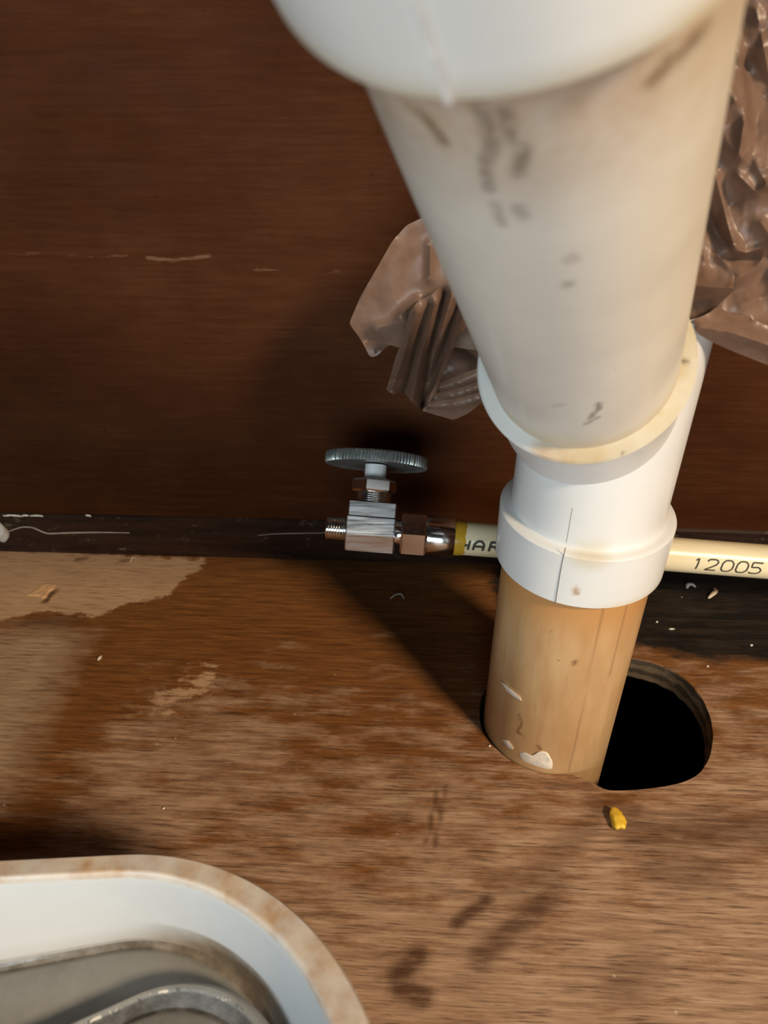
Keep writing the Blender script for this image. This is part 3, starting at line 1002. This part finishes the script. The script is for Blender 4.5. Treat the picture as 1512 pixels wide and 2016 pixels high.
def sheet(name, outline, y0, creases, step=6.0, puff=0.004, noise_amp=0.0012, slope=(0, 0), seed=0, curl=0.0, nscale=0.02, facet=0.0):
    """crumpled pouch: closed outline, folds given as (polyline, amount in m towards the viewer, width in px)"""
    pl = np.array(outline, float)
    L = np.linalg.norm(np.diff(np.r_[pl, pl[:1]], axis=0), axis=1).sum()
    ring = resample(pl, int(L / step), smooth=1)
    lo, hi = pl.min(0), pl.max(0)
    gx, gy = np.meshgrid(np.arange(lo[0], hi[0], step), np.arange(lo[1], hi[1], step))
    g = np.stack([gx.ravel(), gy.ravel()], 1) + nrng.uniform(-step * 0.12, step * 0.12, (gx.size, 2))
    cl = [resample(np.array(cp, float), max(3, int(np.linalg.norm(np.diff(np.array(cp, float), axis=0), axis=1).sum() / step)), closed=False, smooth=1) for cp, _, _ in creases]
    creases = [(c_, am, wd) for c_, (_, am, wd) in zip(cl, creases)]
    cpts = np.concatenate(cl)
    cpts = cpts[sdf(cpts, ring) > step * 0.6]
    g = g[(sdf(g, ring) > step * 0.6)]
    near = np.min(np.stack([seg_dist(g, c_) for c_ in cl]), axis=0)
    g = g[near > step * 0.75]
    P = np.concatenate([ring, g, cpts])
    nr = len(ring)
    cd = delaunay_2d_cdt([Vector(p) for p in P], [(i, (i + 1) % nr) for i in range(nr)], [], 0, 1e-4)
    T = [[cd[3][i][0] for i in f] for f in cd[2]]
    cen = np.array([P[f].mean(0) for f in T])
    T = [f for f, k in zip(T, in_poly(cen, ring)) if k]
    T = [f if np.cross(P[f[1]] - P[f[0]], P[f[2]] - P[f[0]]) > 0 else f[::-1] for f in T]
    e = np.maximum(0, sdf(P, ring))
    y = y0 + slope[0] * (P[:, 0] - P[:, 0].mean()) + slope[1] * (P[:, 1] - P[:, 1].mean())
    for cp, am, wd in creases:
        dd = seg_dist(P, cp)
        y -= am * np.exp(-(np.sqrt(dd * dd + (0.7 * step) ** 2) - 0.7 * step) / wd)
    ns = np.array([mnoise.fractal(Vector((p[0] * nscale, p[1] * nscale, seed * 7.3)), 1.1, 2.1, 3) for p in P])
    ns2 = np.array([abs(mnoise.noise(Vector((p[0] * nscale * 1.7, p[1] * nscale * 1.1, seed * 3.1 + 40)))) for p in P])
    y -= noise_amp * ns + noise_amp * 1.0 * ns2
    fr = random.Random(seed)
    for _ in range(5 if facet else 0):         # sharp-edged facets of crumpled film
        a_, wl = fr.uniform(-0.9, 0.9), fr.uniform(110, 240)
        ph = (P[:, 0] * math.cos(a_) + P[:, 1] * math.sin(a_)) / wl + fr.random()
        bend = 0.25 * np.array([mnoise.noise(Vector((p[0] * 0.007, p[1] * 0.007, a_ * 9))) for p in P])
        tri = np.abs((ph + bend) % 1.0 - 0.5) * 2
        y -= facet * wl / 100 * tri
    y += curl * np.exp(-e / 9.0)
    front = np.array([on_y(u, v, q) for (u, v), q in zip(P, y)])
    yb = y + puff * (1 - np.exp(-e / 14.0)) + 0.00025
    back = np.array([on_y(u, v, q) for (u, v), q in zip(P, yb)])
    back[:nr] = front[:nr]
    n = len(P)
    Fs = [tuple(f[::-1]) for f in T] + [tuple(n + k if k >= nr else k for k in f) for f in T]
    return new_obj(name, np.concatenate([front, back]), Fs, M_BAG, bag, sharp=50)


# left of the pipe
sheet('bag_panel', [(833, 428), (801, 443), (772, 475), (747, 519), (710, 583), (687, 637), (708, 665), (722, 690), (728, 704), (741, 702), (766, 678), (783, 684), (820, 690),
                    (870, 680), (940, 690), (1000, 680), (1150, 640), (1325, 600), (1345, 430), (1200, 330), (950, 320), (880, 380)], 0.233,
      [([(847, 480), (846, 548)], 0.0025, 7), ([(742, 646), (801, 633)], 0.0035, 12), ([(788, 624), (800, 606), (822, 592)], 0.003, 6), ([(687, 637), (772, 475)], 0.002, 10),
       ([(720, 668), (760, 676)], -0.003, 8), ([(800, 450), (760, 600)], 0.001, 30)], noise_amp=0.0002, facet=0.0005, puff=0.004, seed=1, slope=(-0.000016, 0))
sheet('bag_pleats', [(760, 767), (774, 777), (789, 771), (798, 776), (812, 792), (829, 809), (842, 797), (858, 774), (868, 745), (879, 720), (899, 672), (920, 640), (935, 605), (905, 560), (880, 552),
                     (850, 580), (824, 592), (806, 614), (795, 662), (779, 703), (769, 740)], 0.226,
      [([(820, 615), (797, 690), (771, 770)], 0.0050, 8), ([(846, 598), (818, 685), (803, 745), (794, 771)], -0.0060, 5), ([(856, 600), (832, 690), (811, 788)], 0.0045, 7),
       ([(876, 575), (846, 690), (836, 770), (831, 803)], -0.0070, 5), ([(888, 585), (860, 680), (842, 755)], 0.0030, 6), ([(903, 595), (876, 672), (852, 738), (834, 795)], -0.0065, 5),
       ([(915, 620), (887, 680), (858, 755), (833, 803)], 0.0050, 7), ([(764, 748), (792, 748)], 0.0010, 4), ([(838, 630), (846, 600)], 0.0016, 4)], step=3.5, noise_amp=0.0006, seed=2, puff=0.005)
sheet('bag_lobe', [(862, 745), (845, 780), (829, 808), (854, 816), (893, 827), (922, 814), (948, 793), (1000, 770), (1010, 680), (960, 610), (915, 620), (885, 680)], 0.238,
      [([(836, 806), (890, 806), (945, 785)], 0.0035, 6), ([(848, 790), (900, 785), (950, 770)], 0.003, 5), ([(856, 775), (900, 765), (950, 748)], 0.003, 5),
       ([(866, 755), (910, 735), (950, 722)], 0.002, 5), ([(905, 680), (935, 700)], -0.008, 16)], step=5, noise_amp=0.0008, seed=6, puff=0.006)
# scrap of dark print near the torn corner
pv = []
for u, v in ((735, 688), (742, 687), (744, 694), (737, 697)):
    pv.append(on_y(u, v, 0.2325))
    pv.append(on_y(u, v, 0.2335))
new_obj('print_mark', pv, [(0, 2, 4, 6), (1, 7, 5, 3), (0, 1, 3, 2), (2, 3, 5, 4), (4, 5, 7, 6), (6, 7, 1, 0)], M_PRINT, bag, smooth=False)

# right of the pipe
sheet('bag_panel', [(1330, 450), (1352, 250), (1400, 100), (1440, -20), (1440, -90), (1680, -90), (1680, 690), (1512, 662), (1434, 630), (1400, 600), (1370, 560), (1345, 520)], 0.196,
      [([(1451, 100), (1470, 211), (1455, 302)], 0.0026, 15), ([(1470, 130), (1490, 260), (1475, 330)], -0.0022, 20), ([(1408, 345), (1430, 430), (1444, 480)], 0.0026, 13),
       ([(1392, 420), (1420, 470), (1438, 492)], -0.0026, 12), ([(1455, 345), (1487, 377), (1530, 355)], 0.0022, 11), ([(1442, 492), (1470, 497), (1500, 488), (1530, 470)], 0.0035, 11),
       ([(1442, 510), (1475, 512), (1512, 505)], -0.0039, 12), ([(1447, 552), (1478, 535), (1505, 505)], 0.0026, 8), ([(1440, 575), (1490, 560), (1520, 530)], -0.0022, 11),
       ([(1500, 440), (1520, 470)], 0.0022, 11), ([(1460, 600), (1490, 590), (1512, 582)], 0.0017, 11), ([(1500, 60), (1470, 130)], -0.0017, 17),
       ([(1490, 20), (1512, 140)], 0.0026, 25), ([(1395, 520), (1430, 545)], -0.0017, 10), ([(1530, 200), (1512, 330)], 0.0026, 17)],
      step=3.5, noise_amp=0.0003, facet=0.0014, seed=8, puff=0.010, slope=(0, -0.00002))
sheet('bag_fold', [(1382, 478), (1414, 505), (1432, 522), (1446, 538), (1446, 560), (1442, 575), (1414, 601), (1396, 620), (1383, 636), (1366, 636), (1335, 620), (1330, 520), (1350, 480)], 0.186,
      [([(1345, 552), (1375, 562), (1405, 566), (1440, 567)], 0.011, 26), ([(1414, 505), (1446, 538)], 0.002, 8), ([(1385, 500), (1390, 545)], 0.0015, 8)],
      step=4.5, noise_amp=0.0008, seed=9, puff=0.006)
sheet('bag_hem', [(1366, 630), (1370, 655), (1405, 675), (1453, 696), (1512, 719), (1680, 780), (1680, 690), (1560, 655), (1512, 642), (1460, 620), (1434, 616), (1414, 601), (1396, 616)], 0.182,
      [([(1380, 645), (1440, 655), (1520, 682), (1680, 735)], 0.006, 26), ([(1414, 603), (1434, 618), (1470, 625)], -0.002, 6)], step=5.5, noise_amp=0.0007, seed=10, puff=0.007)

# ------------------------------------------------------------------ basin and tray


def rrect(phi, right, far, left, near, rc, z, k=40, m=30):
    """rounded rectangle in a frame turned by phi; the same number of points for every ring"""
    a = math.radians(phi)
    U, N = np.array([math.cos(a), math.sin(a)]), np.array([-math.sin(a), math.cos(a)])
    pts = []
    corners = [(right - rc, far - rc, 0), (left + rc, far - rc, 90), (left + rc, near + rc, 180), (right - rc, near + rc, 270)]
    for ci, (cu, cn, a0) in enumerate(corners):
        for i in range(k):
            t = math.radians(a0 + 90 * i / (k - 1))
            pts.append((cu + rc * math.cos(t), cn + rc * math.sin(t)))
        nu, nn_, na = corners[(ci + 1) % 4]
        p0 = pts[-1]
        p1 = (nu + rc * math.cos(math.radians(a0 + 90)), nn_ + rc * math.sin(math.radians(a0 + 90)))
        for i in range(1, m):
            f = i / m
            pts.append((p0[0] + (p1[0] - p0[0]) * f, p0[1] + (p1[1] - p0[1]) * f))
    return np.array([np.r_[U * p[0] + N * p[1], z] for p in pts])


def loft(rings, cap=True):
    n = len(rings[0])
    V = np.concatenate(rings)
    Fs = []
    for i in range(len(rings) - 1):
        for j in range(n):
            k = (j + 1) % n
            Fs.append((i * n + j, i * n + k, (i + 1) * n + k, (i + 1) * n + j))
    if cap:
        Fs.append(tuple(range((len(rings) - 1) * n, len(rings) * n)))
    return V, Fs


def between(a, b, k, bulge=None):
    out = []
    for i in range(1, k + 1):
        f = i / k
        fz = f if bulge is None else bulge(f)
        r = a + (b - a) * f
        r[:, 2] = a[:, 2] + (b[:, 2] - a[:, 2]) * fz
        out.append(r)
    return out


LFT, NEAR = -0.300, -0.130
bas = empty('dish_basin', (-0.14, -0.02, 0.0))
tag(bas, 'white plastic dish basin with a dirty flat rim on the plywood floor', 'basin')
ro = rrect(6, 0.0025, 0.103, LFT, NEAR, 0.060, 0.0685)
ro2 = rrect(6, 0.0018, 0.1023, LFT + .0007, NEAR + .0007, 0.0593, 0.0698)
ri = rrect(6, -0.0045, 0.0985, LFT + 0.006, NEAR + 0.006, 0.055, 0.0698)
ri2 = rrect(6, -0.0050, 0.0981, LFT + 0.0064, NEAR + 0.0064, 0.0546, 0.0692)
ri3 = rrect(6, -0.0055, 0.0977, LFT + 0.0068, NEAR + 0.0068, 0.0541, 0.0678)
fl = rrect(14, -0.0098, 0.1025, -0.268, -0.105, 0.040, 0.0450)
fl2 = rrect(14, -0.0125, 0.1000, -0.264, -0.102, 0.038, 0.0447)
# groove where wall meets floor
gr = rrect(14, -0.0108, 0.1017, -0.267, -0.104, 0.0395, 0.0438)
skirt0 = rrect(6, 0.0020, 0.1025, LFT + .0005, NEAR + .0005, 0.0595, 0.0600)
skirt1 = rrect(6, -0.0005, 0.1000, LFT + .003, NEAR + .003, 0.057, 0.0600)
bott = rrect(6, -0.0170, 0.0860, LFT + 0.020, NEAR + 0.02, 0.048, 0.0005)
rings = [bott, skirt1, skirt0, ro] + between(ro, ro2, 2) + between(ro2, ri, 8) + between(ri, ri2, 2) + between(ri2, ri3, 2) + between(ri3, fl, 26, lambda f: 1 - (1 - f) ** 1.5) + between(fl, gr, 2) + between(gr, fl2, 2)
cn = fl2.mean(0)
for f in (0.9, 0.8, 0.7, 0.55, 0.4, 0.2):
    r = cn + (fl2 - cn) * f
    r[:, 2] = 0.0447
    rings.append(r)
V, Fs = loft(rings)
Fs.append(tuple(range(len(bott)))[::-1])
nring = len(ro)
idx = np.repeat(np.arange(len(rings)), nring)[:len(V)]
dirt = np.where((idx >= 2) & (idx <= 15), 1.0, 0.0)
dirt = np.where((idx >= 14) & (idx <= 16), 0.8, dirt)
grime = np.zeros(len(V))
wall0 = 18
grime = np.where((idx >= wall0 + 22) & (idx <= wall0 + 31), 0.35, grime)
grime = np.where((idx >= wall0 + 24) & (idx <= wall0 + 29), 0.9, grime)
grey = np.where(idx >= wall0 + 28, 1.0, 0.0)
corner = np.exp(-(seg_dist(V[:, :2], [on_z(330, 1905, .0447)[:2], on_z(430, 1900, .0447)[:2], on_z(500, 1960, .0447)[:2]]) / 0.006) ** 2) * (V[:, 2] < 0.052)
dirt = np.maximum(dirt, 0.8 * corner)
new_obj('shell', V, Fs, M_BASIN, bas, attrs={'dirt': dirt, 'grime': np.maximum(grime, 0.75 * corner), 'grey': grey}, sharp=60)

tray = empty('metal_tray', (-0.09, 0.02, 0.0449))
tag(tray, 'grey metal tray with a chipped dark rim lying inside the white basin', 'tray')
tl, tn = -0.125, -0.045
t0 = rrect(28, 0.0045, 0.0925, tl + 0.004, tn + 0.004, 0.0235, 0.0452)
t1 = rrect(28, 0.0070, 0.0948, tl, tn, 0.026, 0.0502)
t2 = rrect(28, 0.0066, 0.0944, tl + .0004, tn + .0004, 0.0256, 0.0517)
t3 = rrect(28, 0.0055, 0.0938, tl + .0012, tn + .0012, 0.0250, 0.0524)
t4 = rrect(28, 0.0043, 0.0930, tl + .002, tn + .002, 0.0240, 0.0519)
t5 = rrect(28, 0.0015, 0.0915, tl + .004, tn + .004, 0.0225, 0.0482)
t6 = rrect(28, -0.0005, 0.0895, tl + .006, tn + .006, 0.0205, 0.0486)
rings = [t0, t1] + between(t1, t2, 2) + between(t2, t3, 2) + between(t3, t4, 2) + between(t4, t5, 6) + between(t5, t6, 3)
cn = t6.mean(0)
for f in (0.85, 0.6, 0.3):
    r = cn + (t6 - cn) * f
    r[:, 2] = 0.0486
    rings.append(r)
V, Fs = loft(rings)
Fs.append(tuple(range(len(t0)))[::-1])
idx = np.repeat(np.arange(len(rings)), nring)
grime = np.where(idx <= 1, 0.9, 0.25)
grime = np.where((idx >= 8) & (idx <= 14), 0.9, grime)
chip = np.where(idx == 7, 1.0, 0.0)
new_obj('pan', V, Fs, M_TRAY, tray, attrs={'grime': grime, 'chip': chip}, sharp=60)

# ------------------------------------------------------------------ crumbs and small litter


def crumb(name, px, size, mat, label, cat, squash=0.5, seed=0, sub=2, amp=0.45, z=0.0, stretch=(1, 1), rot=0.0):
    bm = bmesh.new()
    bmesh.ops.create_icosphere(bm, subdivisions=sub, radius=1.0)
    p = on_z(px[0], px[1], z)
    for v in bm.verts:
        k = 1 + amp * mnoise.noise(v.co * 1.6 + Vector((seed * 3.7, 1.1, 0)))
        q = v.co * k
        x, y = q.x * stretch[0], q.y * stretch[1]
        cr, sr = math.cos(rot), math.sin(rot)
        v.co = Vector((x * cr - y * sr, x * sr + y * cr, q.z * squash)) * size
    lo = min(v.co.z for v in bm.verts)
    for v in bm.verts:
        v.co.z -= lo
    me = bpy.data.meshes.new(name)
    bm.to_mesh(me)
    bm.free()
    me.polygons.foreach_set('use_smooth', [True] * len(me.polygons))
    me.materials.append(mat)
    o = bpy.data.objects.new(name, me)
    o.location = p
    col.objects.link(o)
    return tag(o, label, cat, 'stray paint flakes on the floor' if cat == 'flake' else None)


def curl(name, pxs, rad, mat, label, cat, lift=0.0008):
    P = np.array([on_z(u, v, 0) for u, v in pxs])
    c = resample(P, 16, closed=False, smooth=2)
    c[:, 2] = rad * 1.0 + lift * np.sin(np.linspace(0, math.pi, 16))
    V, Fs = [], []
    n = 8
    tg = np.gradient(c, axis=0)
    for i, q in enumerate(c):
        t_ = tg[i] / (np.linalg.norm(tg[i]) + 1e-12)
        s = np.cross(t_, [0, 0, 1])
        r = rad * (0.35 + 0.65 * math.sin(math.pi * (i + 0.7) / 16.4))
        for k in range(n):
            a = 2 * math.pi * k / n
            V.append(q + s * r * math.cos(a) * 1.5 + np.array([0, 0, 1]) * r * math.sin(a) * 0.7)
        if i:
            for k in range(n):
                Fs.append(((i - 1) * n + k, (i - 1) * n + (k + 1) % n, i * n + (k + 1) % n, i * n + k))
    Fs += [tuple(range(n))[::-1], tuple(range(15 * n, 16 * n))]
    o = new_obj(name, V, Fs, mat)
    return tag(o, label, cat, 'curled shavings on the floor')


crumb('glue_crumb', (1214, 1620), 0.0030, simple('yellow_crumb', (0.78, 0.50, 0.04), 0.35, scale=500), 'bright yellow crumb of hardened glue in front of the pipe hole', 'crumb', 0.6, 3, 3, 0.42, stretch=(0.85, 1.3), rot=0.15)
curl('wood_shaving', [(768, 1180), (778, 1174), (790, 1172), (796, 1180)], 0.00035, M_FLAKE2, 'pale curled shaving on the floor below the chrome valve', 'shaving')
curl('plastic_shaving', [(1352, 1160), (1353, 1155), (1362, 1154), (1369, 1158)], 0.0007, M_FLAKE2, 'grey curled plastic shaving on black stain below the cream pipe', 'shaving')
curl('plastic_shaving', [(1405, 1160), (1409, 1168), (1402, 1174), (1394, 1180)], 0.0007, M_FLAKE, 'tan curled plastic shaving on black stain below the cream pipe', 'shaving')
crumb('paint_flake', (1322, 1239), 0.0009, M_PAINT, 'white oblong paint flake on black stain behind the hole', 'flake', 0.3, 5, 1, 0.3, stretch=(1.6, 0.6))
crumb('paint_flake', (1293, 1225), 0.0006, M_PAINT, 'tiny white paint flake on black stain nearest the drain pipe', 'flake', 0.5, 6, 1, 0.3)
crumb('paint_flake', (1479, 1271), 0.0007, M_PAINT, 'white paint flake on black stain by the right edge of the photo', 'flake', 0.5, 7, 1, 0.4)
crumb('paint_flake', (196, 1297), 0.0011, M_PAINT, 'cream paint flake on the varnished floor below the pale worn patch', 'flake', 0.35, 8, 2, 0.6, stretch=(0.8, 1.3))
crumb('paint_flake', (964, 1469), 0.0006, M_PAINT, 'white paint flake on the floor left of the tan pipe foot', 'flake', 0.4, 9, 1, 0.3)
crumb('paint_flake', (322, 1592), 0.0006, M_PAINT, 'white paint flake on the floor behind the basin', 'flake', 0.4, 10, 1, 0.3)
crumb('paint_flake', (1393, 1312), 0.0006, M_PAINT, 'white paint flake on bare wood right of the hole', 'flake', 0.4, 11, 1, 0.3)

# splintered knot in the pale patch
sp_px = [(50, 1173), (66, 1163), (84, 1150), (100, 1146), (110, 1150), (108, 1160), (98, 1164), (92, 1176), (84, 1180), (78, 1174), (66, 1174)]
sp_c = np.mean([on_z(u, v) for u, v in sp_px], axis=0)
n_ = len(sp_px)
Vp = [on_z(u, v) for u, v in sp_px] + [sp_c + (on_z(u, v) - sp_c) * 0.75 + np.array([0, 0, 0.0004 + 0.0005 * ((i * 7) % 5) / 5]) for i, (u, v) in enumerate(sp_px)] + [sp_c + np.array([0, 0, 0.0006])]
Fp = [(i, (i + 1) % n_, n_ + (i + 1) % n_, n_ + i) for i in range(n_)] + [(n_ + i, n_ + (i + 1) % n_, 2 * n_) for i in range(n_)]
tag(new_obj('wood_splinter', Vp, [f[::-1] for f in Fp], simple('raw_wood', (0.58, 0.36, 0.19), 0.7, scale=400), smooth=False), 'tan wood splinter beside a dark knot in the pale worn patch', 'splinter')

# caulk blob and the thread that runs from it along the strip
p = on_y(0, 1047, TRIM_Y - 0.001)
bm = bmesh.new()
bmesh.ops.create_icosphere(bm, subdivisions=3, radius=1.0)
for v in bm.verts:
    k = 1 + 0.25 * mnoise.noise(v.co * 1.5 + Vector((9, 2, 4)))
    v.co = Vector((v.co.x * 0.0038, v.co.y * 0.0022, v.co.z * 0.0062)) * k
me = bpy.data.meshes.new('caulk_blob')
bm.to_mesh(me)
bm.free()
me.polygons.foreach_set('use_smooth', [True] * len(me.polygons))
me.materials.append(M_CAULK)
o = bpy.data.objects.new('caulk_blob', me)
o.location = p
col.objects.link(o)
tag(o, 'grey-white blob of caulk on the dark strip at the left edge', 'caulk')


def strand(name, runs, rad, label):
    V, Fs = [], []
    for pxs in runs:
        c = resample([on_y(u, v, TRIM_Y - 0.0005) for u, v in pxs], 40, closed=False, smooth=2)
        tg = np.gradient(c, axis=0)
        b = len(V)
        for i, q in enumerate(c):
            t_ = tg[i] / np.linalg.norm(tg[i])
            s = np.cross(t_, [0, -1, 0])
            r = rad * (0.55 + 0.45 * math.sin(math.pi * (i + 0.5) / 40))
            for k in range(6):
                a = 2 * math.pi * k / 6
                V.append(q + s * r * math.cos(a) + np.array([0, -1, 0]) * r * math.sin(a))
            if i:
                for k in range(6):
                    Fs.append((b + (i - 1) * 6 + k, b + (i - 1) * 6 + (k + 1) % 6, b + i * 6 + (k + 1) % 6, b + i * 6 + k))
    return tag(new_obj(name, V, Fs, M_THREAD), label, 'thread')


strand('glue_thread', [[(8, 1050), (25, 1043), (44, 1037), (66, 1038), (78, 1045), (92, 1051), (130, 1049), (190, 1048), (255, 1049)]], 0.00034,
       'pale thread of dried glue along the dark strip from the caulk blob')
strand('glue_thread', [[(508, 1054), (540, 1051), (580, 1050), (640, 1049)]], 0.00022, 'short pale thread of dried glue on the dark strip beside the valve outlet')
curl('plastic_shaving', [(256, 1108), (262, 1100), (270, 1102)], 0.0003, M_FLAKE, 'tiny curled shaving at the foot of the dark strip', 'shaving')
